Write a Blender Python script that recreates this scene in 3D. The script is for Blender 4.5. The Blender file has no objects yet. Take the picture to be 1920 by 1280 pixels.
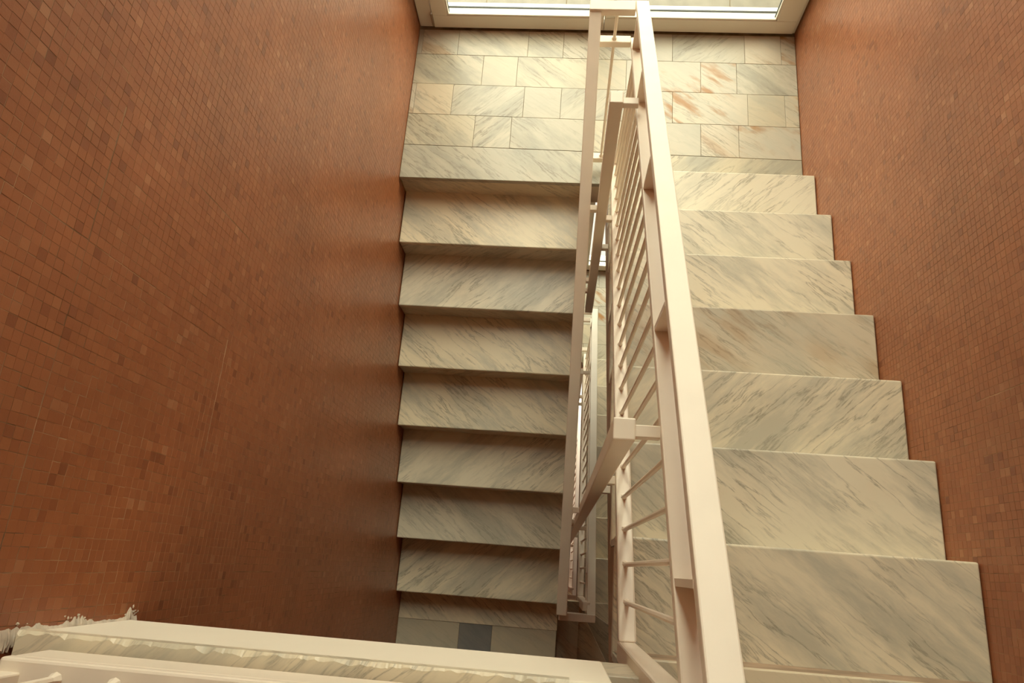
import bpy, bmesh, math, random
import numpy as np
from mathutils import Vector, Matrix, Euler

random.seed(7)
RNG = np.random.default_rng(7)
S = bpy.context.scene
COL = S.collection

# ------------------------------------------------------------------ camera
CAM = Vector((0.9376, -1.9294, 3.2485))
CAM_ROT = Euler((0.3149, 0.0572, 0.0752), 'XYZ')
FPX = 1316.54
cd = bpy.data.cameras.new('camera')
cd.sensor_width = 36.0
cd.sensor_fit = 'HORIZONTAL'
cd.lens = 36.0 * FPX / 1920.0
cd.clip_start = 0.02
cam = bpy.data.objects.new('camera', cd)
cam.location = CAM
cam.rotation_euler = CAM_ROT
COL.objects.link(cam)
S.camera = cam

# ------------------------------------------------------------------ sky and exposure
SKY = 10.0
w = bpy.data.worlds.new('overcast_sky')
S.world = w
w.use_nodes = True
nt = w.node_tree
nt.nodes.clear()
o = nt.nodes.new('ShaderNodeOutputWorld')
bg = nt.nodes.new('ShaderNodeBackground')
tc = nt.nodes.new('ShaderNodeTexCoord')
sx = nt.nodes.new('ShaderNodeSeparateXYZ')
rp = nt.nodes.new('ShaderNodeValToRGB')
rp.color_ramp.elements[0].position = 0.46
rp.color_ramp.elements[0].color = (0.16, 0.15, 0.13, 1)
rp.color_ramp.elements[1].position = 0.5
rp.color_ramp.elements[1].color = (0.595, 0.578, 0.482, 1)
e = rp.color_ramp.elements.new(1.0)
e.color = (1.305, 1.265, 1.055, 1)
ma = nt.nodes.new('ShaderNodeMapRange')
ma.inputs[1].default_value = -1
ma.inputs[2].default_value = 1
nt.links.new(tc.outputs['Generated'], sx.inputs[0])
nt.links.new(sx.outputs['Z'], ma.inputs[0])
nt.links.new(ma.outputs[0], rp.inputs[0])
nt.links.new(rp.outputs[0], bg.inputs[0])
bg.inputs[1].default_value = SKY
nt.links.new(bg.outputs[0], o.inputs[0])

S.view_settings.view_transform = 'Standard'
S.view_settings.look = 'None'
S.view_settings.gamma = 1.0
S.view_settings.use_curve_mapping = False
S.view_settings.exposure = -0.18
S.cycles.max_bounces = 12
S.cycles.diffuse_bounces = 5
S.cycles.glossy_bounces = 4
S.cycles.use_denoising = True

# ------------------------------------------------------------------ dimensions
H, T = 0.165, 0.3024           # riser, going
YR = -0.0069                   # nosing of the first step up
XR = 2.102                     # right wall
D = 0.967                      # window wall
XA, XB = 1.105, 0.99           # well-side edges of the upper and lower flight
F = 20 * H                     # storey height
ZU = 12 * H                    # upper floor
ZL = -8 * H                    # floor at the foot of the lower flight
YB = -3.14                     # back wall
ZC = 7.7                       # ceiling, raised unseen to fit the taller glazing that adds daylight
PIV = (XA, YR - 7 * T)         # where the winders meet


def pA(y):
    return H * (1 + (YR - y) / T)


def pB(y):
    return y * H / T


# ------------------------------------------------------------------ materials
def newmat(name):
    m = bpy.data.materials.new(name)
    m.use_nodes = True
    n = m.node_tree
    n.nodes.clear()
    out = n.nodes.new('ShaderNodeOutputMaterial')
    b = n.nodes.new('ShaderNodeBsdfPrincipled')
    n.links.new(b.outputs[0], out.inputs[0])
    return m, n, b


def N(n, t, **kw):
    x = n.nodes.new(t)
    for k, v in kw.items():
        setattr(x, k, v)
    return x


def math_(n, op, a, b=None):
    x = N(n, 'ShaderNodeMath', operation=op)
    for i, v in enumerate((a, b)):
        if v is None:
            continue
        if isinstance(v, (int, float)):
            x.inputs[i].default_value = v
        else:
            n.links.new(v, x.inputs[i])
    return x.outputs[0]


def ramp(n, fac, stops):
    r = N(n, 'ShaderNodeValToRGB')
    els = r.color_ramp.elements
    els[0].position, els[0].color = stops[0][0], (*stops[0][1], 1)
    els[1].position, els[1].color = stops[-1][0], (*stops[-1][1], 1)
    for p, c in stops[1:-1]:
        e = els.new(p)
        e.color = (*c, 1)
    n.links.new(fac, r.inputs[0])
    return r.outputs[0]


def mixc(n, fac, a, b, mode='MIX'):
    x = N(n, 'ShaderNodeMix', data_type='RGBA', blend_type=mode)
    for i, v in ((0, fac), (6, a), (7, b)):
        if isinstance(v, (int, float)):
            x.inputs[i].default_value = v
        elif isinstance(v, tuple):
            x.inputs[i].default_value = (*v, 1)
        else:
            n.links.new(v, x.inputs[i])
    return x.outputs[2]


def marble(name, angle, base=(0.70, 0.625, 0.475), vein=(0.16, 0.145, 0.115), grey=(0.41, 0.385, 0.305),
           stain=0.0, veins=1.0, rough=0.32):
    m, n, b = newmat(name)
    tco = N(n, 'ShaderNodeTexCoord')
    oi = N(n, 'ShaderNodeObjectInfo')
    sp = N(n, 'ShaderNodeSeparateXYZ')
    n.links.new(tco.outputs['Object'], sp.inputs[0])
    yz = math_(n, 'ADD', sp.outputs['Y'], sp.outputs['Z'])
    rr = math_(n, 'MULTIPLY', oi.outputs['Random'], 41.7)
    cb = N(n, 'ShaderNodeCombineXYZ')
    n.links.new(sp.outputs['X'], cb.inputs[0])
    n.links.new(yz, cb.inputs[1])
    n.links.new(rr, cb.inputs[2])
    rot = N(n, 'ShaderNodeMapping')
    rot.inputs['Rotation'].default_value = (0, 0, math.radians(angle))
    n.links.new(cb.outputs[0], rot.inputs[0])
    # slight random bend of the vein direction
    nz0 = N(n, 'ShaderNodeTexNoise')
    nz0.inputs['Scale'].default_value = 7.0
    nz0.inputs['Detail'].default_value = 3.0
    n.links.new(rot.outputs[0], nz0.inputs['Vector'])
    vm = N(n, 'ShaderNodeVectorMath', operation='MULTIPLY_ADD')
    vm.inputs[1].default_value = (0.03, 0.03, 0.0)
    n.links.new(nz0.outputs['Color'], vm.inputs[0])
    n.links.new(rot.outputs[0], vm.inputs[2])
    st = N(n, 'ShaderNodeMapping')
    st.inputs['Scale'].default_value = (2.6, 21.0, 1.0)
    n.links.new(vm.outputs[0], st.inputs[0])
    n1 = N(n, 'ShaderNodeTexNoise')
    n1.inputs['Scale'].default_value = 1.0
    n1.inputs['Detail'].default_value = 7.0
    n1.inputs['Roughness'].default_value = 0.60
    n.links.new(st.outputs[0], n1.inputs['Vector'])
    a1 = math_(n, 'ABSOLUTE', math_(n, 'SUBTRACT', n1.outputs['Fac'], 0.5))
    thin = ramp(n, a1, [(0.0, (1, 1, 1)), (0.009, (0.5, 0.5, 0.5)), (0.034, (0, 0, 0))])
    st2 = N(n, 'ShaderNodeMapping')
    st2.inputs['Scale'].default_value = (1.5, 6.5, 1.0)
    st2.inputs['Location'].default_value = (3.1, 7.7, 2.0)
    n.links.new(vm.outputs[0], st2.inputs[0])
    n2 = N(n, 'ShaderNodeTexNoise')
    n2.inputs['Scale'].default_value = 1.0
    n2.inputs['Detail'].default_value = 6.0
    n2.inputs['Roughness'].default_value = 0.68
    n.links.new(st2.outputs[0], n2.inputs['Vector'])
    band = ramp(n, n2.outputs['Fac'], [(0.44, (0, 0, 0)), (0.62, (1, 1, 1))])
    n3 = N(n, 'ShaderNodeTexNoise')
    n3.inputs['Scale'].default_value = 3.0
    n3.inputs['Detail'].default_value = 4.0
    n.links.new(cb.outputs[0], n3.inputs['Vector'])
    gate = ramp(n, n3.outputs['Fac'], [(0.38, (0.06, 0.06, 0.06)), (0.62, (1, 1, 1))])
    # base tone from slab to slab
    hs = ramp(n, oi.outputs['Random'], [(0.0, tuple(c * 0.90 for c in base)), (0.5, base),
                                        (1.0, (base[0] * 1.04, base[1] * 0.99, base[2] * 0.90))])
    c = mixc(n, math_(n, 'MULTIPLY', band, 0.75), hs, grey)
    tf = math_(n, 'MULTIPLY', math_(n, 'MULTIPLY', thin, gate), 0.75 * veins)
    c = mixc(n, tf, c, vein)
    # wide-scale warm blotches
    warm = ramp(n, n3.outputs['Fac'], [(0.5, (0, 0, 0)), (0.75, (1, 1, 1))])
    c = mixc(n, math_(n, 'MULTIPLY', warm, 0.22), c, (0.55, 0.43, 0.27))
    if stain > 0:
        st3 = N(n, 'ShaderNodeMapping')
        st3.inputs['Scale'].default_value = (4.0, 17.0, 1.0)
        st3.inputs['Location'].default_value = (1.7, 2.2, 5.0)
        n.links.new(vm.outputs[0], st3.inputs[0])
        n4 = N(n, 'ShaderNodeTexNoise')
        n4.inputs['Scale'].default_value = 1.0
        n4.inputs['Detail'].default_value = 5.0
        n.links.new(st3.outputs[0], n4.inputs['Vector'])
        g = ramp(n, n4.outputs['Fac'], [(0.50, (0, 0, 0)), (0.64, (1, 1, 1))])
        g2 = ramp(n, n3.outputs['Fac'], [(0.40, (0, 0, 0)), (0.55, (1, 1, 1))])
        c = mixc(n, math_(n, 'MULTIPLY', math_(n, 'MULTIPLY', g, g2), stain), c, (0.33, 0.165, 0.055))
    n.links.new(c, b.inputs['Base Color'])
    b.inputs['Roughness'].default_value = rough
    b.inputs['Specular IOR Level'].default_value = 0.35
    return m


M = {}
M['marble_fall'] = marble('marble_fall', 38)
M['marble_rise'] = marble('marble_rise', -42)
M['marble_steep'] = marble('marble_steep', 55)
M['marble_cream'] = marble('marble_cream', 36, base=(0.55, 0.475, 0.355), stain=0.35)
for nm, an in (('tile_fall', 38), ('tile_rise', -42)):  # landing tiles: step marble darkened in colour against too much window light
    M[nm] = marble(nm, an, base=(0.50, 0.45, 0.345), vein=(0.135, 0.12, 0.09), grey=(0.30, 0.28, 0.22), veins=1.2)
M['marble_gold'] = marble('marble_gold', 35, base=(0.51, 0.45, 0.345), stain=1.25)  # base darkened likewise for the over-bright landing
M['marble_plain'] = marble('marble_plain', 30, base=(0.465, 0.418, 0.322), veins=0.3, grey=(0.38, 0.35, 0.275))  # base also lowered to offset the bright light on the landing
M['marble_grey'] = marble('marble_grey', 40, base=(0.20, 0.20, 0.195), vein=(0.12, 0.12, 0.12), grey=(0.16, 0.16, 0.16),
                          veins=0.5)


def simple(name, col, rough=0.5, spec=0.4, noise=0.0, nscale=20.0, metal=0.0, bump=0.0):
    m, n, b = newmat(name)
    if noise > 0 or bump > 0:
        tco = N(n, 'ShaderNodeTexCoord')
        nz = N(n, 'ShaderNodeTexNoise')
        nz.inputs['Scale'].default_value = nscale
        nz.inputs['Detail'].default_value = 6.0
        n.links.new(tco.outputs['Object'], nz.inputs['Vector'])
        c = ramp(n, nz.outputs['Fac'], [(0.3, tuple(x * (1 - noise) for x in col)), (0.7, tuple(min(1, x * (1 + noise)) for x in col))])
        n.links.new(c, b.inputs['Base Color'])
        if bump > 0:
            bp = N(n, 'ShaderNodeBump')
            bp.inputs['Strength'].default_value = bump
            bp.inputs['Distance'].default_value = 0.004
            n.links.new(nz.outputs['Fac'], bp.inputs['Height'])
            n.links.new(bp.outputs[0], b.inputs['Normal'])
    else:
        b.inputs['Base Color'].default_value = (*col, 1)
    b.inputs['Roughness'].default_value = rough
    b.inputs['Specular IOR Level'].default_value = spec
    b.inputs['Metallic'].default_value = metal
    return m


M['paint'] = simple('cream_white_gloss_paint', (0.83, 0.725, 0.585), 0.38, 0.45, noise=0.03, nscale=9)
M['beam_paint'] = simple('white_wall_paint', (0.82, 0.74, 0.60), 0.6, 0.3, noise=0.015, nscale=6)
M['frame'] = simple('white_window_plastic', (0.74, 0.70, 0.60), 0.35, 0.45)
M['gasket'] = simple('dark_rubber', (0.03, 0.032, 0.03), 0.6, 0.3)
M['grout'] = simple('tile_grout', (0.34, 0.22, 0.135), 0.9, 0.1, noise=0.55, nscale=6)
M['joint'] = simple('floor_joint', (0.20, 0.145, 0.085), 0.9, 0.1, noise=0.4, nscale=12)
M['plaster'] = simple('soffit_plaster', (0.62, 0.53, 0.42), 0.85, 0.15, noise=0.08, nscale=7)
M['mortar'] = simple('mortar', (0.60, 0.52, 0.42), 0.9, 0.1, noise=0.25, nscale=40, bump=0.8)
M['string'] = simple('stair_side_stone', (0.36, 0.25, 0.165), 0.6, 0.3, noise=0.35, nscale=11)
M['paving'] = simple('outdoor_paving', (0.175, 0.158, 0.130), 0.8, 0.2, noise=0.12, nscale=14)
M['hinge'] = simple('hinge_metal', (0.35, 0.28, 0.2), 0.4, 0.5, metal=0.6)
M['ceil'] = simple('ceiling_paint', (0.70, 0.62, 0.50), 0.85, 0.15)


def terracotta(name):
    m, n, b = newmat(name)
    ge = N(n, 'ShaderNodeNewGeometry')
    oi = N(n, 'ShaderNodeObjectInfo')
    f = math_(n, 'FRACT', math_(n, 'ADD', ge.outputs['Random Per Island'], oi.outputs['Random']))
    c = ramp(n, f, TERRA)
    tco = N(n, 'ShaderNodeTexCoord')
    nz = N(n, 'ShaderNodeTexNoise')
    nz.inputs['Scale'].default_value = 2.2
    nz.inputs['Detail'].default_value = 4.0
    n.links.new(ge.outputs['Position'], nz.inputs['Vector'])
    c2 = ramp(n, nz.outputs['Fac'], [(0.3, (0.86, 0.86, 0.86)), (0.7, (1.1, 1.1, 1.1))])
    c = mixc(n, 1.0, c, c2, 'MULTIPLY')
    n.links.new(c, b.inputs['Base Color'])
    nf = N(n, 'ShaderNodeTexNoise')
    nf.inputs['Scale'].default_value = 260.0
    n.links.new(ge.outputs['Position'], nf.inputs['Vector'])
    bp = N(n, 'ShaderNodeBump')
    bp.inputs['Strength'].default_value = 0.12
    bp.inputs['Distance'].default_value = 0.002
    n.links.new(nf.outputs['Fac'], bp.inputs['Height'])
    n.links.new(bp.outputs[0], b.inputs['Normal'])
    b.inputs['Roughness'].default_value = 0.36
    b.inputs['Specular IOR Level'].default_value = 0.6
    return m


TERRA = [(0.0, (0.226, 0.071, 0.027)), (0.03, (0.273, 0.088, 0.035)), (0.08, (0.310, 0.103, 0.040)), (0.5, (0.334, 0.114, 0.045)),
         (0.92, (0.355, 0.126, 0.050)), (0.975, (0.378, 0.144, 0.061)), (1.0, (0.42, 0.18, 0.085))]
M['terra'] = terracotta('terracotta_mosaic')


def far_mosaic(name, u, v):
    """Mosaic on the stretches of wall nobody can see tile by tile: a grid of cells with random tones."""
    m, n, b = newmat(name)
    ge = N(n, 'ShaderNodeNewGeometry')
    sp = N(n, 'ShaderNodeSeparateXYZ')
    n.links.new(ge.outputs['Position'], sp.inputs[0])
    fu = math_(n, 'DIVIDE', sp.outputs[u], 0.022)
    fv = math_(n, 'DIVIDE', sp.outputs[v], 0.022)
    cb = N(n, 'ShaderNodeCombineXYZ')
    n.links.new(math_(n, 'FLOOR', fu), cb.inputs[0])
    n.links.new(math_(n, 'FLOOR', fv), cb.inputs[1])
    wn = N(n, 'ShaderNodeTexWhiteNoise', noise_dimensions='2D')
    n.links.new(cb.outputs[0], wn.inputs['Vector'])
    c = ramp(n, wn.outputs['Value'], TERRA)
    ju = math_(n, 'LESS_THAN', math_(n, 'FRACT', fu), 0.06)
    jv = math_(n, 'LESS_THAN', math_(n, 'FRACT', fv), 0.06)
    c = mixc(n, math_(n, 'MAXIMUM', ju, jv), c, (0.25, 0.15, 0.09))
    n.links.new(c, b.inputs['Base Color'])
    b.inputs['Roughness'].default_value = 0.5
    return m


M['far_yz'] = far_mosaic('far_mosaic_side', 'Y', 'Z')
M['far_xz'] = far_mosaic('far_mosaic_end', 'X', 'Z')

m = bpy.data.materials.new('window_glass')
m.use_nodes = True
n = m.node_tree
n.nodes.clear()
out = n.nodes.new('ShaderNodeOutputMaterial')
tr = n.nodes.new('ShaderNodeBsdfTransparent')
tr.inputs[0].default_value = (0.93, 0.95, 0.93, 1)
gl = n.nodes.new('ShaderNodeBsdfGlossy')
gl.inputs['Roughness'].default_value = 0.02
fr = n.nodes.new('ShaderNodeFresnel')
gb = n.nodes.new('ShaderNodeNewGeometry')
ir = n.nodes.new('ShaderNodeMapRange')      # same thin pane seen from either side
ir.inputs[3].default_value = 1.45
ir.inputs[4].default_value = 1 / 1.45
n.links.new(gb.outputs['Backfacing'], ir.inputs[0])
n.links.new(ir.outputs[0], fr.inputs[0])
mx = n.nodes.new('ShaderNodeMixShader')
n.links.new(fr.outputs[0], mx.inputs[0])
n.links.new(tr.outputs[0], mx.inputs[1])
n.links.new(gl.outputs[0], mx.inputs[2])
n.links.new(mx.outputs[0], out.inputs[0])
M['glass'] = m


# ------------------------------------------------------------------ mesh helpers
def link(name, me, mat, parent=None, loc=None):
    ob = bpy.data.objects.new(name, me)
    COL.objects.link(ob)
    if mat is not None and not me.materials:
        me.materials.append(mat)
    if loc is not None:
        ob.location = loc
    if parent is not None:
        ob.parent = parent
    return ob


def bm_box(bm, lo, hi):
    x0, y0, z0 = lo
    x1, y1, z1 = hi
    vs = [bm.verts.new(c) for c in ((x0, y0, z0), (x1, y0, z0), (x1, y1, z0), (x0, y1, z0),
                                    (x0, y0, z1), (x1, y0, z1), (x1, y1, z1), (x0, y1, z1))]
    for f in ((3, 2, 1, 0), (4, 5, 6, 7), (0, 1, 5, 4), (1, 2, 6, 5), (2, 3, 7, 6), (3, 0, 4, 7)):
        bm.faces.new([vs[i] for i in f])
    return vs


def finish(bm, name, bevel=0.0, seg=2, smooth=False):
    if bevel > 0:
        bmesh.ops.bevel(bm, geom=list(bm.edges), offset=bevel, segments=seg, affect='EDGES', profile=0.5)
    bmesh.ops.recalc_face_normals(bm, faces=bm.faces)
    me = bpy.data.meshes.new(name)
    bm.to_mesh(me)
    bm.free()
    if smooth:
        for p in me.polygons:
            p.use_smooth = True
    return me


def box_mesh(name, lo, hi, bevel=0.0, seg=2):
    bm = bmesh.new()
    bm_box(bm, lo, hi)
    return finish(bm, name, bevel, seg)


def box(name, lo, hi, mat, parent=None, bevel=0.0, seg=2):
    """A box whose object origin sits at its own centre."""
    c = [(a + b) / 2 for a, b in zip(lo, hi)]
    me = box_mesh(name, [a - q for a, q in zip(lo, c)], [b - q for b, q in zip(hi, c)], bevel, seg)
    return link(name, me, mat, parent, c)


def prism_mesh(name, poly, axis, a, b, bevel=0.0):
    """Extrude a polygon: axis 'x' takes (y, z) points, axis 'z' takes (x, y) points."""
    bm = bmesh.new()
    mk = (lambda p, q: (q, p[0], p[1])) if axis == 'x' else (lambda p, q: (p[0], p[1], q))
    A = [bm.verts.new(mk(p, a)) for p in poly]
    B = [bm.verts.new(mk(p, b)) for p in poly]
    bm.faces.new(A)
    bm.faces.new(list(reversed(B)))
    k = len(poly)
    for i in range(k):
        bm.faces.new((A[i], B[i], B[(i + 1) % k], A[(i + 1) % k]))
    return finish(bm, name, bevel)


def beam_mesh(name, p, q, wx, th, bevel=0.003):
    """A rectangular tube running in the y-z plane from p to q (top centre line), wx wide in x, th deep below the line;
    its two ends are cut plumb."""
    (x, y0, z0), (_, y1, z1) = p, q
    return prism_mesh(name, [(y0, z0), (y1, z1), (y1, z1 - th), (y0, z0 - th)], 'x', x - wx / 2, x + wx / 2, bevel)


def rod_mesh(name, p, q, r, n=8, foot=True):
    bm = bmesh.new()
    p, q = Vector(p), Vector(q)
    d = (q - p).normalized()
    a = d.orthogonal().normalized()
    b = d.cross(a)
    L = (q - p).length
    prof = [(0, r * 1.75), (0.004, r * 1.55), (0.012, r), (L, r)] if foot else [(0, r), (L, r)]
    rings = []
    for s, rad in prof:
        rings.append([bm.verts.new(p + d * s + (a * math.cos(2 * math.pi * i / n) + b * math.sin(2 * math.pi * i / n)) * rad)
                      for i in range(n)])
    for R0, R1 in zip(rings, rings[1:]):
        for i in range(n):
            bm.faces.new((R0[i], R0[(i + 1) % n], R1[(i + 1) % n], R1[i]))
    bm.faces.new(rings[-1])
    bm.faces.new(list(reversed(rings[0])))
    return finish(bm, name, smooth=False)


def thing(name, loc, label, cat, group=None):
    ob = bpy.data.objects.new(name, None)
    ob.empty_display_size = 0.1
    ob.location = loc
    COL.objects.link(ob)
    ob['label'] = label
    ob['category'] = cat
    if group:
        ob['group'] = group
    return ob


def struct(ob, label=None, cat=None):
    ob['kind'] = 'structure'
    if label:
        ob['label'] = label
    if cat:
        ob['category'] = cat
    return ob


def dup(root, dz, label, group=None):
    r = root.copy()
    COL.objects.link(r)
    r.location = root.location + Vector((0, 0, dz))
    r['label'] = label
    if group:
        r['group'] = group
    for ch in list(root.children):
        c = ch.copy()
        COL.objects.link(c)
        c.parent = r
        for g in list(ch.children):
            d = g.copy()
            COL.objects.link(d)
            d.parent = c
    return r


# ------------------------------------------------------------------ projection (only to choose which mosaic tiles show largest)
RINV = np.array(CAM_ROT.to_matrix()).T


def project(P):
    q = (np.asarray(P, float) - np.array(CAM)) @ RINV.T
    return np.stack([960 + FPX * q[:, 0] / -q[:, 2], 640 - FPX * q[:, 1] / -q[:, 2]], 1), -q[:, 2]


# ------------------------------------------------------------------ side walls with mosaic
PITCH, TILE, DEPTH = 0.022, 0.0211, 0.0006
ZBOT = -3 * F - 0.4


def wall_side(name, x, sgn, y0, y1, z0, z1, keep, label):
    """sgn: direction the tiled face looks. Backing set behind the tile faces."""
    bm = bmesh.new()
    xb, xo = x - sgn * DEPTH, x - sgn * 0.22
    lo, hi = min(xb, xo), max(xb, xo)
    bm_box(bm, (lo, YB - 0.2, ZBOT), (hi, D + 0.18, z0))
    bm_box(bm, (lo, YB - 0.2, z1), (hi, D + 0.18, ZC))
    bm_box(bm, (lo, YB - 0.2, z0), (hi, y0, z1))
    bm_box(bm, (lo, y1, z0), (hi, D + 0.18, z1))
    nfar = len(bm.faces)
    bm_box(bm, (lo, y0, z0), (hi, y1, z1))
    bm.faces.ensure_lookup_table()
    for i, f in enumerate(bm.faces):
        f.material_index = 0 if i < nfar else 1
    me = bpy.data.meshes.new(name)
    bmesh.ops.recalc_face_normals(bm, faces=bm.faces)
    bm.to_mesh(me)
    bm.free()
    me.materials.append(M['far_yz'])
    me.materials.append(M['grout'])
    wall = struct(link(name, me, None), label, 'wall')
    ny, nz = int((y1 - y0) / PITCH), int((z1 - z0) / PITCH)
    iy, iz = np.meshgrid(np.arange(ny), np.arange(nz), indexing='ij')
    iy, iz = iy.ravel(), iz.ravel()
    # paper-backed sheets of 14 x 14 tiles sit slightly off one another
    sh = RNG.normal(0, 0.0009, (ny // 14 + 1, nz // 14 + 1, 2))
    yc = y0 + (iy + 0.5) * PITCH + sh[iy // 14, iz // 14, 0] + RNG.normal(0, 0.0003, len(iy))
    zc = z0 + (iz + 0.5) * PITCH + sh[iy // 14, iz // 14, 1] + RNG.normal(0, 0.0003, len(iy))
    k = keep(yc, zc)
    yc, zc = yc[k], zc[k]
    nT = len(yc)
    dx = RNG.normal(0, 0.00015, nT)
    ty, tz = RNG.normal(0, 0.006, nT), RNG.normal(0, 0.006, nT)
    size = TILE / 2 * (1 + RNG.normal(0, 0.012, nT))
    # screen size of every tile, to give the largest ones objects of their own
    c4 = []
    for a, b in ((-1, -1), (1, -1), (1, 1), (-1, 1)):
        uv, dep = project(np.stack([np.full(nT, x), yc + a * size, zc + b * size], 1))
        c4.append(uv)
    c4 = np.array(c4)
    area = 0.5 * np.abs(sum(c4[i][:, 0] * c4[(i + 1) % 4][:, 1] - c4[(i + 1) % 4][:, 0] * c4[i][:, 1] for i in range(4)))
    inside = ((c4[:, :, 0] > 2) & (c4[:, :, 0] < 1918) & (c4[:, :, 1] > 2) & (c4[:, :, 1] < 1278)).all(0)
    if sgn > 0:   # not behind the upper floor's edge
        inside &= ~((yc < -2.08) & (zc > 1.55))
    area = np.where(inside, area, 0)
    pick = np.zeros(nT, bool)
    pick[np.argsort(-area)[:300]] = True
    # one shared tile mesh: chamfered front, open back
    h, ch = TILE / 2, 0.0003
    base = np.array([(0, -h, -h), (0, h, -h), (0, h, h), (0, -h, h)])
    front = np.array([(sgn * DEPTH, -h + ch, -h + ch), (sgn * DEPTH, h - ch, -h + ch), (sgn * DEPTH, h - ch, h - ch),
                      (sgn * DEPTH, -h + ch, h - ch)])
    mid = np.array([(sgn * (DEPTH - ch * 0.7), -h, -h), (sgn * (DEPTH - ch * 0.7), h, -h), (sgn * (DEPTH - ch * 0.7), h, h),
                    (sgn * (DEPTH - ch * 0.7), -h, h)])
    V = np.concatenate([base, mid, front])
    Fq = [(8, 9, 10, 11)] + [(4 + i, 4 + (i + 1) % 4, 8 + (i + 1) % 4, 8 + i) for i in range(4)] + \
         [(i, (i + 1) % 4, 4 + (i + 1) % 4, 4 + i) for i in range(4)]
    if sgn < 0:
        Fq = [tuple(reversed(f)) for f in Fq]
    tm = bpy.data.meshes.new('mosaic_tile')
    tm.from_pydata([tuple(v) for v in V], [], Fq)
    tm.materials.append(M['terra'])
    for i in np.nonzero(pick)[0]:
        ob = bpy.data.objects.new('mosaic_tile', tm)
        ob.location = (xb + dx[i], yc[i], zc[i])
        ob.rotation_euler = (0, tz[i], ty[i])
        ob.scale = (1, size[i] / h, size[i] / h)
        COL.objects.link(ob)
        ob.parent = wall
    r = np.nonzero(~pick)[0]
    nR = len(r)
    P = np.repeat(V[None], nR, 0)
    P[:, :, 1:] *= (size[r] / h)[:, None, None]
    P[:, :, 0] += P[:, :, 1] * -ty[r][:, None] + P[:, :, 2] * tz[r][:, None]
    P[:, :, 0] += (xb + dx[r])[:, None]
    P[:, :, 1] += yc[r][:, None]
    P[:, :, 2] += zc[r][:, None]
    Fa = (np.array(Fq)[None] + (np.arange(nR) * 12)[:, None, None]).reshape(-1, 4)
    sm = bpy.data.meshes.new('mosaic_tiles')
    sm.vertices.add(nR * 12)
    sm.vertices.foreach_set('co', P.reshape(-1))
    sm.loops.add(len(Fa) * 4)
    sm.loops.foreach_set('vertex_index', Fa.reshape(-1).astype(np.int32))
    sm.polygons.add(len(Fa))
    sm.polygons.foreach_set('loop_start', np.arange(0, len(Fa) * 4, 4, dtype=np.int32))
    sm.polygons.foreach_set('use_smooth', np.zeros(len(Fa), dtype=bool))
    sm.update(calc_edges=True)
    sm.materials.append(M['terra'])
    st = link('mosaic_tiles', sm, None, wall)
    st['kind'] = 'stuff'
    return wall


wall_left = wall_side('wall_left', 0.0, 1, -2.62, D, -1.33, 2.90,
                      lambda y, z: (z > np.maximum(np.minimum(pB(y), 0), ZL) - 0.20) & ~((y > 0.0) & (z < 0.0)),
                      'tall terracotta mosaic wall beside the downward flight')
wall_right = wall_side('wall_right', XR, -1, -2.62, D, 0.0, 2.45,
                       lambda y, z: z > pA(y) - 0.24,
                       'terracotta mosaic wall beside the upward flight on the right')
wall_back = struct(box('wall_back', (-0.2, YB - 0.2, ZBOT), (XR + 0.2, YB, ZC), M['far_xz']), 'mosaic wall behind the top landing', 'wall')
ceiling = struct(box('ceiling', (-0.2, YB - 0.2, ZC), (XR + 0.2, D + 0.2, ZC + 0.15), M['ceil']), 'pale plaster ceiling over the stairwell', 'ceiling')

# ------------------------------------------------------------------ floors
JT = 0.0008    # half joint


def floor_tile(name, x0, x1, y0, y1, z, mat, parent, th=0.02, bev=0.0012):
    dz = random.uniform(-0.0006, 0.0004)
    return box(name, (x0 + JT, y0 + JT, z - th + dz), (x1 - JT, y1 - JT, z + dz), M[mat], parent, bev, 1)


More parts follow.
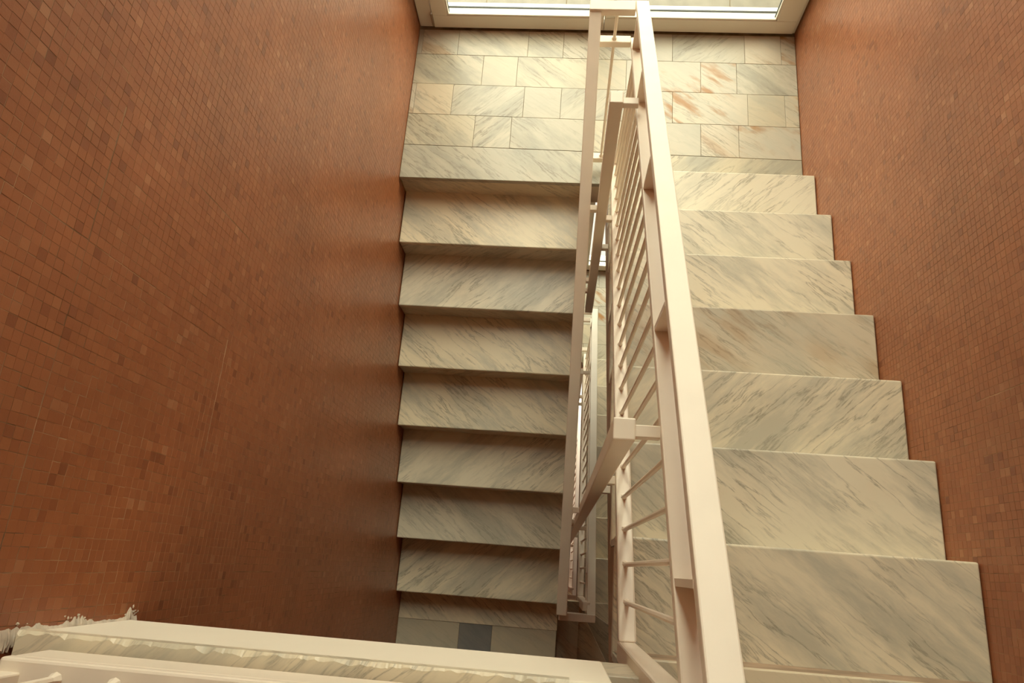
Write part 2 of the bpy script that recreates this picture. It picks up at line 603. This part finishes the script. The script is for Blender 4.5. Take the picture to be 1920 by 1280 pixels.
def make_landing():
    fl = struct(box('floor', (0.0, 0.012, -0.20), (XR, D + 0.15, -0.004), M['joint']),
                'marble tiled half landing in front of the glazed door', 'floor')
    P = fl.location.copy()

    def put(x0, x1, y0, y1, mat):
        """One tile of a course; the courses run slightly out of square with the window."""
        dz = random.uniform(-0.0006, 0.0004)
        cx, cy = (x0 + x1) / 2, (y0 + y1) / 2
        sk = lambda x, y: y - (0.0100 * x if y < 0.95 else 0)
        poly = [(x0 + JT, sk(x0, y0) + JT), (x1 - JT, sk(x1, y0) + JT), (x1 - JT, sk(x1, y1) - JT), (x0 + JT, sk(x0, y1) - JT)]
        me = prism_mesh('floor_tile', [(p[0] - cx, p[1] - cy) for p in poly], 'z', -0.02, 0.0, 0.0012)
        return link('floor_tile', me, M[mat], fl, Vector((cx, cy, dz)) - P)
    rows = [(0.797, 0.966), (0.598, 0.797), (0.400, 0.598), (0.203, 0.400)]
    cols = {0: [0.002, 0.028, 0.234, 0.632, 0.831, 1.23, 1.435, 1.827, 2.022, 2.100],
            1: [0.002, 0.388, 0.582, 0.98, 1.185, 1.588, 1.780, 2.100],
            2: [0.002, 0.026, 0.236, 0.633, 0.836, 1.235, 1.437, 1.834, 2.029, 2.100],
            3: [0.002, 0.376, 0.576, 0.98, 1.18, 1.586, 1.783, 2.100]}
    mats = {0: ['marble_plain', 'marble_cream', 'tile_fall', 'tile_fall', 'tile_fall', 'marble_plain', 'tile_rise', 'marble_cream', 'marble_gold'],
            1: ['tile_fall', 'marble_plain', 'tile_fall', 'marble_plain', 'marble_gold', 'marble_gold', 'tile_fall'],
            2: ['marble_cream', 'marble_cream', 'tile_rise', 'marble_plain', 'tile_rise', 'marble_gold', 'marble_gold', 'marble_plain', 'marble_gold'],
            3: ['tile_fall', 'tile_rise', 'tile_fall', 'tile_fall', 'marble_plain', 'marble_cream', 'marble_gold']}
    for r, (y0, y1) in enumerate(rows):
        cs = cols[r]
        for i in range(len(cs) - 1):
            put(cs[i], cs[i + 1], y0, y1, mats[r][i])
    b = box('fascia', (0.985, 0.004, -0.20), (1.104, 0.0125, -0.0305), M['plaster'])
    b.location -= P
    b.parent = fl
    for poly, mt in (([(0.002, 0.0), (1.10, 0.0), (1.10, 0.1908), (0.002, 0.2018)], 'tile_fall'),
                     ([(1.103, YR - 0.03), (XR - 0.002, YR - 0.03), (XR - 0.002, 0.1808), (1.103, 0.1908)], 'tile_rise')):
        link('border_slab', prism_mesh('border_slab', poly, 'z', -0.03, 0.0, 0.003), M[mt], fl, -P)
    return fl


floor_mid = make_landing()


def struct_dup(root, dz, label):
    return dup(root, dz, label)


# floor at the foot of the lower flight
fl2 = struct(box('floor', (0.0, YB, ZL - 0.25), (0.97, -2.12, ZL - 0.004), M['joint']),
             'marble floor at the foot of the lower flight with one dark grey tile', 'floor')
P2 = fl2.location.copy()
ys = [-2.275, -2.66, -3.05]
for r in range(2):
    for x0, x1, mt in ((0.002, 0.381, 'marble_plain'), (0.381, 0.581, 'marble_grey' if r == 0 else 'marble_plain'), (0.581, 0.969, 'marble_plain')):
        ob = floor_tile('floor_tile', x0, x1, ys[r + 1], ys[r], ZL, mt, None)
        ob.location -= P2
        ob.parent = fl2
ob = box('border_slab', (0.002, -2.275 + JT, ZL - 0.03), (0.972, -2.09, ZL), M['marble_fall'], None, 0.0015, 1)
ob.location -= P2
ob.parent = fl2

# the photographer's floor, its painted edge beam and marble border
fl3 = struct(box('floor', (0.0, YB, ZU - 0.24), (0.972, -2.31, ZU - 0.004), M['plaster']),
             'marble floor of the top landing at the very bottom edge', 'floor')
P3 = fl3.location.copy()
for r, (y0, y1) in enumerate(((-2.72, -2.32), (-3.13, -2.72))):
    for x0, x1 in ((0.003, 0.38), (0.38, 0.68), (0.68, 0.97)):
        ob = floor_tile('floor_tile', x0, x1, y0, y1, ZU, random.choice(['marble_fall', 'marble_plain']), None)
        ob.location -= P3
        ob.parent = fl3


def chipped_slab(name, x0, x1, y0, y1, z0, z1, seg):
    bm = bmesh.new()
    prev = None
    ker = np.hanning(9) / np.hanning(9).sum()
    wob = [np.convolve(RNG.normal(0, 1, seg + 9), ker, 'valid') for _ in range(2)]
    for i in range(seg + 1):
        x = x0 + (x1 - x0) * i / seg
        c = 0.0035 + 0.003 * max(-1, wob[0][i]) + max(0, random.gauss(0, 0.0005))
        c2 = 0.003 + 0.002 * max(-1, wob[1][i])
        ring = [bm.verts.new(v) for v in ((x, y0, z0), (x, y1 - c2, z0), (x, y1, z0 + c2 + 0.002),
                                          (x, y1, z1 - c), (x, y1 - c * 1.6, z1), (x, y0, z1))]
        if prev:
            for k in range(6):
                bm.faces.new((prev[k], prev[(k + 1) % 6], ring[(k + 1) % 6], ring[k]))
        else:
            bm.faces.new(ring)
        prev = ring
    bm.faces.new(list(reversed(prev)))
    return finish(bm, name)


ob = link('border_slab', chipped_slab('border_slab', 0.012, 0.972, -2.32, -2.098, ZU - 0.036, ZU, 260), M['marble_rise'], fl3)
ob.location = -P3
ob['label'] = 'chipped marble border slab'

trim_1 = struct(box('trim_1', (0.004, -2.31, 1.625), (1.047, -2.104, ZU - 0.037), M['beam_paint'], None, 0.004, 2),
                'bright white painted edge beam under the top landing', 'beam')


def smear(name):
    """A thin ragged ribbon of mortar on the left wall, along the end of the beam and slab."""
    bm = bmesh.new()
    K = 170
    ker = np.hanning(13) / np.hanning(13).sum() * 1.4
    w1 = np.abs(np.convolve(RNG.normal(0, 1, K + 12), ker, 'valid'))
    prev = None
    for i in range(K):
        z = 1.595 + 0.42 * i / (K - 1)
        base = 0.004 + 0.014 * math.exp(-((z - 1.62) / 0.022) ** 2) + 0.016 * math.exp(-((z - 1.80) / 0.03) ** 2) + 0.006 * math.exp(-((z - 1.93) / 0.05) ** 2)
        top = -2.106 + 0.003 + base * (0.4 + 0.9 * w1[i] + 0.15 * random.random())
        low = -2.112 if z < 1.95 else -2.118 - 0.02 * random.random()
        th = 0.0012 + 0.0015 * random.random()
        ring = [bm.verts.new(v) for v in ((0.0, low, z), (0.0035 + th, low, z), (0.002 + th, (low + top) / 2, z), (0.0006, top, z), (0.0, top, z))]
        if prev:
            for k in range(5):
                bm.faces.new((prev[k], prev[(k + 1) % 5], ring[(k + 1) % 5], ring[k]))
        else:
            bm.faces.new(ring)
        prev = ring
    bm.faces.new(list(reversed(prev)))
    for _ in range(26):
        cy, cz = -2.092 + random.gauss(0, 0.008), random.choice((1.615, 1.62, 1.81, 1.83, 1.95)) + random.gauss(0, 0.016)
        rr = random.uniform(0.0012, 0.0038)
        pts = [bm.verts.new((0.0009, cy + rr * random.uniform(0.5, 1.4) * math.cos(a), cz + rr * random.uniform(0.6, 1.8) * math.sin(a)))
               for a in [2 * math.pi * q / 7 for q in range(7)]]
        tip = bm.verts.new((0.0009 + 0.0014, cy, cz))
        bot = bm.verts.new((-0.0005, cy, cz))
        for q in range(7):
            bm.faces.new((pts[q], pts[(q + 1) % 7], tip))
            bm.faces.new((pts[(q + 1) % 7], pts[q], bot))
    return finish(bm, name)


ob = link('mortar_smear', smear('mortar_smear'), M['mortar'], trim_1)
ob.location = -trim_1.location
ob['label'] = 'rough mortar smeared along the tiled wall'

# ------------------------------------------------------------------ stair flights
TH = 0.03      # slab thickness


def add(parent, ob):
    ob.location -= parent.location
    ob.parent = parent
    return ob


def make_flight_up():
    root = thing('stair_flight', (1.6, YR, 0), 'x', 'stairs', 'marble stair flights')
    mats = ['marble_rise', 'marble_fall', 'marble_fall', 'marble_cream', 'marble_rise', 'marble_fall', 'marble_fall', 'marble_fall']
    for k in range(1, 8):
        y1 = YR - (k - 1) * T
        y0 = y1 - T
        add(root, box('tread', (XA, y0 - 0.022, k * H - TH), (XR - 0.003, y1, k * H), M[mats[k - 1]], None, 0.006, 3))
        add(root, box('riser', (XA + 0.002, y1 - 0.026, (k - 1) * H + 0.0005), (XR - 0.003, y1 - 0.006, k * H - TH), M['marble_rise']))
    y8 = YR - 7 * T
    add(root, box('riser', (XA + 0.002, y8 - 0.026, 7 * H + 0.0005), (XR - 0.003, y8 - 0.006, 8 * H - TH), M['marble_fall']))
    # winders turning left to the floor
    px, py = PIV
    xe = XR - 0.003
    yb = YB + 0.005
    t30 = py - (xe - px) * math.tan(math.radians(30))
    x60 = px + (py - yb) / math.tan(math.radians(60))
    polys = [[(px, py), (xe, py), (xe, t30)],
             [(px, py), (xe, t30), (xe, yb), (x60, yb)],
             [(px, py), (x60, yb), (px, yb)],
             [(0.972, py + 0.018), (px, py + 0.018), (px, yb), (0.972, yb)]]
    for i, poly in enumerate(polys):
        k = 8 + i
        poly = list(reversed(poly)) if i < 3 else poly
        me = prism_mesh('tread', poly, 'z', k * H - TH, k * H, 0.0025)
        add(root, link('tread', me, M[['marble_fall', 'marble_cream', 'marble_fall', 'marble_cream'][i]]))
        cx = sum(p[0] for p in poly) / len(poly)
        cy = sum(p[1] for p in poly) / len(poly)
        inner = [(cx + (p[0] - cx) * 0.99, cy + (p[1] - cy) * 0.995) for p in poly]
        add(root, link('step_body', prism_mesh('step_body', inner, 'z', k * H - TH - 0.19, k * H - TH - 0.0005), M['string' if i < 3 else 'marble_fall']))
    # carriage under the straight steps, its side seen from the well
    prof = []
    for k in range(1, 9):
        y1 = YR - (k - 1) * T - 0.028
        prof += [(y1, (k - 1) * H - TH - 0.001), (y1, k * H - TH - 0.001)]
    prof += [(y8 - 0.06, 8 * H - TH - 0.001), (y8 - 0.06, 8 * H - 0.30), (YR + 0.01, -0.235), (YR + 0.01, -0.0315)]
    add(root, link('carriage', prism_mesh('carriage', prof, 'x', XA + 0.004, XR - 0.004), M['string']))
    return root


def make_flight_down():
    root = thing('stair_flight', (0.5, 0.0, 0), 'x', 'stairs', 'marble stair flights')
    mats = ['marble_fall', 'marble_rise', 'marble_fall', 'marble_fall', 'marble_rise', 'marble_fall', 'marble_rise']
    for k in range(1, 9):
        y1 = -(k - 1) * T
        if k < 8:
            add(root, box('tread', (0.003, y1 - T, -k * H - TH), (XB, y1 + 0.02, -k * H), M[mats[k - 1]], None, 0.006, 3))
        add(root, box('riser', (0.003, y1 + 0.008, -k * H + 0.0005), (XB - 0.002, y1 + 0.026, -(k - 1) * H - TH), M['marble_fall' if k % 2 else 'marble_rise']))
    prof = [(0.03, -0.035)]
    for k in range(1, 8):
        y1 = -(k - 1) * T + 0.028
        prof += [(y1, -(k - 1) * H - TH - 0.003), (y1, -k * H - TH - 0.001)]
    prof += [(-7 * T + 0.03, -7 * H - TH - 0.001), (-7 * T + 0.03, -8 * H - 0.16), (0.03, -0.235)]
    add(root, link('carriage', prism_mesh('carriage', prof[1:], 'x', 0.004, XB - 0.004), M['string']))
    return root


flight_up = make_flight_up()
flight_up['label'] = 'upper marble flight on the right, climbing toward the viewer'
flight_dn = make_flight_down()
flight_dn['label'] = 'lower marble flight on the left, descending toward the viewer'

# ------------------------------------------------------------------ railings
WX = 0.046
RA, RB = 1.155, 0.980          # centre lines of the hand rails over the two flights
OFF_H, OFF_M, OFF_B = 1.012, 0.832, 0.075     # hand rail, mid rail and bottom rail above the nosings
GAPB = 0.018                   # the lower flight's rails sit a touch higher
YU = 0.100                     # near side of the bars that join both rails over the landing
YE = YR - 7 * T - 0.005        # near end of the flights


def make_rail_up():
    root = thing('stair_railing', (RA, YE, 8 * H), 'x', 'railing', 'stair railings around the well')
    paint = M['paint']
    xs_b, xs_m = 1.126, 1.150
    yf = YU + 0.045
    yn = YE - 0.05
    ya = yn + 0.02
    add(root, link('handrail', beam_mesh('handrail', (RA, yf, pA(yf) + OFF_H), (RA, ya, pA(ya) + OFF_H), 0.048, 0.030), paint))
    add(root, link('mid_rail', beam_mesh('mid_rail', (xs_m, YU + 0.02, pA(YU + 0.02) + OFF_M), (xs_m, ya, pA(ya) + OFF_M), 0.044, 0.028), paint))
    yb0, yb1 = 0.02, YE + 0.045
    add(root, link('bottom_rail', beam_mesh('bottom_rail', (xs_b, yb0, pA(yb0) + OFF_B), (xs_b, yb1, pA(yb1) + OFF_B), 0.044, 0.042, 0.005), paint))
    # end post at the top of the straight steps
    add(root, box('newel_post', (xs_b - 0.022, YE - 0.005, pA(yb1) + OFF_B - 0.045), (xs_b + 0.022, YE + 0.045, pA(ya) + OFF_H - 0.032), paint, None, 0.005, 2))
    for y in (0.012, -0.400, -0.890, -1.410, -1.939):
        z0, z1 = pA(y) + OFF_M - 0.006, pA(y) + OFF_H - 0.026
        add(root, box('spacer', (xs_m - 0.020, y, z0), (xs_m + 0.022, y + 0.012, z1), paint))
    bl = rod_mesh('baluster', (xs_b, 0, -0.004), (xs_m - 0.012, 0, OFF_M - OFF_B - 0.015), 0.0062)
    y = -1.994
    while y < 0.0:
        add(root, link('baluster', bl, paint, None, (0, y, pA(y) + OFF_B)))
        y += 0.0933
    # bars joining the two flights' rails over the landing, with one thin baluster
    zh, zm = pA(yf) + OFF_H, pA(YU) + OFF_M - 0.004
    add(root, box('joining_bar', (RB - 0.023, YU, zh - 0.034), (RA - 0.024, YU + 0.045, zh), paint, None, 0.003, 2))
    add(root, box('joining_bar', (RB + 0.023, YU - 0.012, zm - 0.030), (xs_m - 0.022, YU + 0.022, zm), paint, None, 0.003, 2))
    add(root, link('baluster', rod_mesh('baluster', (1.062, YU + 0.006, zm - 0.002), (1.064, YU + 0.016, zh - 0.03), 0.0062), paint))
    add(root, link('baluster', rod_mesh('baluster', (1.062, YU + 0.006, 0.10), (1.062, YU + 0.006, zm - 0.028), 0.0062), paint))
    add(root, box('joining_bar', (RB + 0.023, YU - 0.012, 0.062), (xs_b + 0.02, YU + 0.022, 0.100), paint, None, 0.003, 2))
    # bar at the near end, tying into the next rail
    zn = pA(ya) + OFF_H
    add(root, box('joining_bar', (RB - 0.005, yn - 0.012, zn - 0.036), (RA + 0.024, yn + 0.030, zn), paint, None, 0.003, 2))
    zn2 = pA(ya) + OFF_M
    add(root, box('joining_bar', (RB + 0.0, yn - 0.006, zn2 - 0.030), (xs_m + 0.022, yn + 0.024, zn2), paint, None, 0.003, 2))
    # plumb posts standing in the well, with short brackets
    for (px, py, z1, z0, br) in ((1.0565, -0.46, 1.318, -0.634, ((1.300, 1), (0.500, 1), (0.215, 1), (0.585, -1), (-0.190, -1), (-0.330, -1))),
                                 (1.0575, -1.66, 1.900, -1.45, ((1.885, 1), (1.110, 1), (0.850, 1), (-0.05, -1), (-0.85, -1), (-1.05, -1)))):
        po = add(root, box('well_post', (px - 0.0215, py - 0.022, z0), (px + 0.0215, py + 0.022, z1), paint, None, 0.003, 2))
        for zb, s in br:
            if s > 0:
                x0, x1 = px + 0.021, (xs_m - 0.020 if zb == br[0][0] else (xs_b - 0.02 if zb == br[1][0] else XA + 0.006))
            else:
                x0, x1 = XB - 0.005, px - 0.021
            q = box('bracket', (x0, py - 0.0125, zb - 0.026), (x1, py + 0.0125, zb), paint, None, 0.002, 1)
            add(root, q)
            q.location -= po.location
            q.parent = po
    return root


def make_rail_down():
    root = thing('stair_railing', (RB, -8 * T + 0.3, ZL), 'x', 'railing', 'stair railings around the well')
    paint = M['paint']
    ye = -2.118
    g = GAPB
    add(root, link('handrail', beam_mesh('handrail', (RB, YU, pB(YU) + OFF_H + g), (RB, ye, pB(ye) + OFF_H + g), 0.046, 0.030), paint))
    add(root, link('mid_rail', beam_mesh('mid_rail', (RB, YU, pB(YU) + OFF_M + g), (RB, ye, pB(ye) + OFF_M + g), 0.042, 0.028), paint))
    xb = RB + 0.006
    yb1 = -2.07
    add(root, link('bottom_rail', beam_mesh('bottom_rail', (xb, 0.06, pB(0.06) + OFF_B), (xb, yb1, pB(yb1) + OFF_B), 0.040, 0.040, 0.004), paint))
    add(root, box('newel_post', (xb - 0.02, ye, ZL), (xb + 0.02, ye + 0.045, pB(ye) + OFF_H + g - 0.034), paint, None, 0.004, 2))
    bl = rod_mesh('baluster', (xb, 0, -0.004), (RB - 0.008, 0, OFF_M + g - OFF_B - 0.015), 0.0062)
    y = -1.96
    while y < 0.02:
        add(root, link('baluster', bl, paint, None, (0, y, pB(y) + OFF_B)))
        y += 0.0933
    for y in (0.02, -0.45, -0.94, -1.45, -1.96):
        add(root, box('spacer', (RB - 0.020, y, pB(y) + OFF_M + g - 0.006), (RB + 0.020, y + 0.012, pB(y) + OFF_H + g - 0.026), paint))
    return root


rail_up = make_rail_up()
rail_up['label'] = 'nearest cream metal stair railing along the right-hand flight, with posts in the well'
rail_dn = make_rail_down()
rail_dn['label'] = 'cream metal stair railing along the lower left-hand flight'


def make_landing_rail():
    root = thing('landing_railing', (0.5, -2.13, ZU), 'white metal railing of the top landing, cut by the bottom left edge', 'railing')
    paint = M['paint']
    add(root, box('bottom_rail', (0.088, -2.140, ZU + 0.016), (0.95, -2.122, ZU + 0.098), paint, None, 0.003, 2))
    add(root, box('rail_cap', (0.086, -2.172, ZU + 0.101), (0.95, -2.121, ZU + 0.126), paint, None, 0.005, 2))
    add(root, box('rail_cap', (0.060, -2.172, ZU + 0.93), (0.95, -2.124, ZU + 0.96), paint, None, 0.005, 2))
    bl = rod_mesh('baluster', (0, 0, 0), (0, 0, 0.80), 0.0065)
    x = 0.185
    while x < 0.92:
        add(root, link('baluster', bl, paint, None, (x, -2.146, ZU + 0.127)))
        x += 0.095
    for x in (0.108, 0.93):
        add(root, box('end_post', (x - 0.018, -2.166, ZU + 0.0), (x + 0.018, -2.141, ZU + 0.931), paint, None, 0.003, 2))
    return root


rail_top = make_landing_rail()

# ------------------------------------------------------------------ glazed wall and what lies outside
YW = D


def make_window(name, label):
    root = bpy.data.objects.new(name, None)
    root.location = (XR / 2, YW, 0)
    COL.objects.link(root)
    root['kind'] = 'structure'
    root['label'] = label
    root['category'] = 'window'
    fr = M['frame']
    zt = 2.62 if name != 'window_1' else 7.4  # top glazing stretched far upward, unseen, to let more daylight reach the near steps

    def b(nm, lo, hi, m=fr, bv=0.004, par=None):
        ob = box(nm, lo, hi, m, None, bv, 2)
        add(root, ob)
        if par is not None:
            ob.location -= par.location
            ob.parent = par
        return ob
    # fixed frame
    b('frame', (0.004, YW + 0.012, 0.008), (0.085, YW + 0.085, zt))
    b('frame', (XR - 0.055, YW + 0.012, 0.008), (XR - 0.004, YW + 0.085, zt))
    b('frame', (0.085, YW + 0.014, 0.0), (XR - 0.055, YW + 0.085, 0.035))
    b('frame', (0.085, YW + 0.012, zt - 0.07), (XR - 0.055, YW + 0.085, zt))
    for i, (x0, x1) in enumerate(((0.090, 1.048), (1.051, XR - 0.018))):
        g0, g1 = (0.176, 0.990) if i == 0 else (1.104, 1.972)
        zg0, zg1 = 0.108, (zt - 0.14)
        s = b('sash', (x0, YW, 0.016), (x1, YW + 0.062, zg0))
        b('sash_stile', (x0, YW, zg0 - 0.0005), (g0, YW + 0.062, zg1), par=s)
        b('sash_stile', (g1, YW, zg0 - 0.0005), (x1, YW + 0.062, zg1), par=s)
        b('sash_rail', (x0, YW, zg1), (x1, YW + 0.062, zt - 0.05), par=s)
        if name == 'window_1':
            for zr in (2.20, 4.30):
                b('sash_rail', (g0, YW + 0.002, zr), (g1, YW + 0.060, zr + 0.09), par=s)
        b('glass_pane', (g0 - 0.006, YW + 0.020, zg0 - 0.006), (g1 + 0.006, YW + 0.024, zg1 + 0.004), M['glass'], 0, par=s)
        # beads around the glass, dark gasket outside it
        b('glazing_bead', (g0, YW + 0.003, zg0), (g1, YW + 0.018, zg0 + 0.010), bv=0.003, par=s)
        b('glazing_bead', (g0, YW + 0.003, zg0), (g0 + 0.009, YW + 0.018, zg1), bv=0.003, par=s)
        b('glazing_bead', (g1 - 0.009, YW + 0.003, zg0), (g1, YW + 0.018, zg1), bv=0.003, par=s)
        b('gasket', (g0, YW + 0.055, zg0), (g1, YW + 0.064, zg0 + 0.005), M['gasket'], 0, par=s)
        b('gasket', (g0, YW + 0.026, zg0), (g0 + 0.010, YW + 0.033, zg1), M['gasket'], 0, par=s)
        b('gasket', (g1 - 0.010, YW + 0.026, zg0), (g1, YW + 0.033, zg1), M['gasket'], 0, par=s)
    h = b('hinge', (0.0805, YW - 0.006, 0.030), (0.0935, YW + 0.012, 0.118), M['hinge'], 0.003)
    # outer threshold below the glass
    b('outer_sill', (0.06, YW + 0.087, -0.02), (XR - 0.05, YW + 0.150, 0.05), fr)
    return root


window_1 = make_window('window_1', 'white framed glazed door wall at the half landing')
window_2 = make_window('window_2', 'white window of the half landing one storey below, glimpsed through the well')
window_2.location.z -= F

wall_front = struct(box('wall_front', (-0.2, D + 0.012, -3 * F + 2.62), (XR + 0.2, D + 0.16, -2 * F - 0.2), M['plaster']), 'plaster wall band under the window', 'wall')
box('wall_front', (-0.2, D + 0.012, 7.4), (XR + 0.2, D + 0.16, ZC), M['plaster'])
box('wall_front', (-0.2, D + 0.0125, -F + 2.62), (XR + 0.2, D + 0.16, -0.20), M['plaster'])
box('wall_front', (-0.2, D + 0.0125, -2 * F + 2.62), (XR + 0.2, D + 0.16, -F - 0.20), M['plaster'])
for ob in [x for x in COL.objects if x.name.startswith('wall_front.')]:
    struct(ob, 'plaster wall above the glazing' if ob.location.z > 0 else 'plaster wall band between two glazed storeys', 'wall')


def make_balcony():
    sl = struct(box('floor', (-0.6, D + 0.16, -0.22), (XR + 0.6, D + 1.25, -0.064), M['joint']), 'grey paved balcony outside the glass', 'balcony')
    for i in range(7):
        for j in range(3):
            ob = box('paving_slab', (-0.58 + i * 0.47 + 0.002, D + 0.162 + j * 0.36 + 0.002, -0.09),
                     (-0.58 + (i + 1) * 0.47 - 0.002, D + 0.162 + (j + 1) * 0.36 - 0.002, -0.060), M['paving'], None, 0.002, 1)
            add(sl, ob)
    return sl


balcony = make_balcony()
side = struct(box('wall_outside', (XR - 0.01, D + 0.165, -0.058), (XR + 0.18, D + 1.2, 1.1), M['beam_paint']), 'white side wall of the balcony outside', 'wall')

# ------------------------------------------------------------------ storeys below
low_up = dup(flight_up, -F, 'marble flight one storey below, a strip seen between the railings')
low_dn = dup(flight_dn, -F, 'left-hand marble flight one storey below, beneath the lower flight')
low_land = dup(floor_mid, -F, 'marble half landing one storey below, seen down the well')
struct(low_land)
names = ['one storey below', 'two storeys below', 'three storeys below']
for i in range(3):
    dup(rail_up, -(i + 1) * F, 'cream railing with well posts, right side of the well, ' + names[i])
    dup(rail_dn, -(i + 1) * F, 'cream railing of the left-hand flight, left side of the well, ' + names[i])
struct(box('floor', (-0.1, YB, ZBOT), (XR + 0.1, D + 0.15, ZBOT + 0.2), M['joint']), 'ground floor at the bottom of the well', 'floor')

bpy.context.view_layer.update()
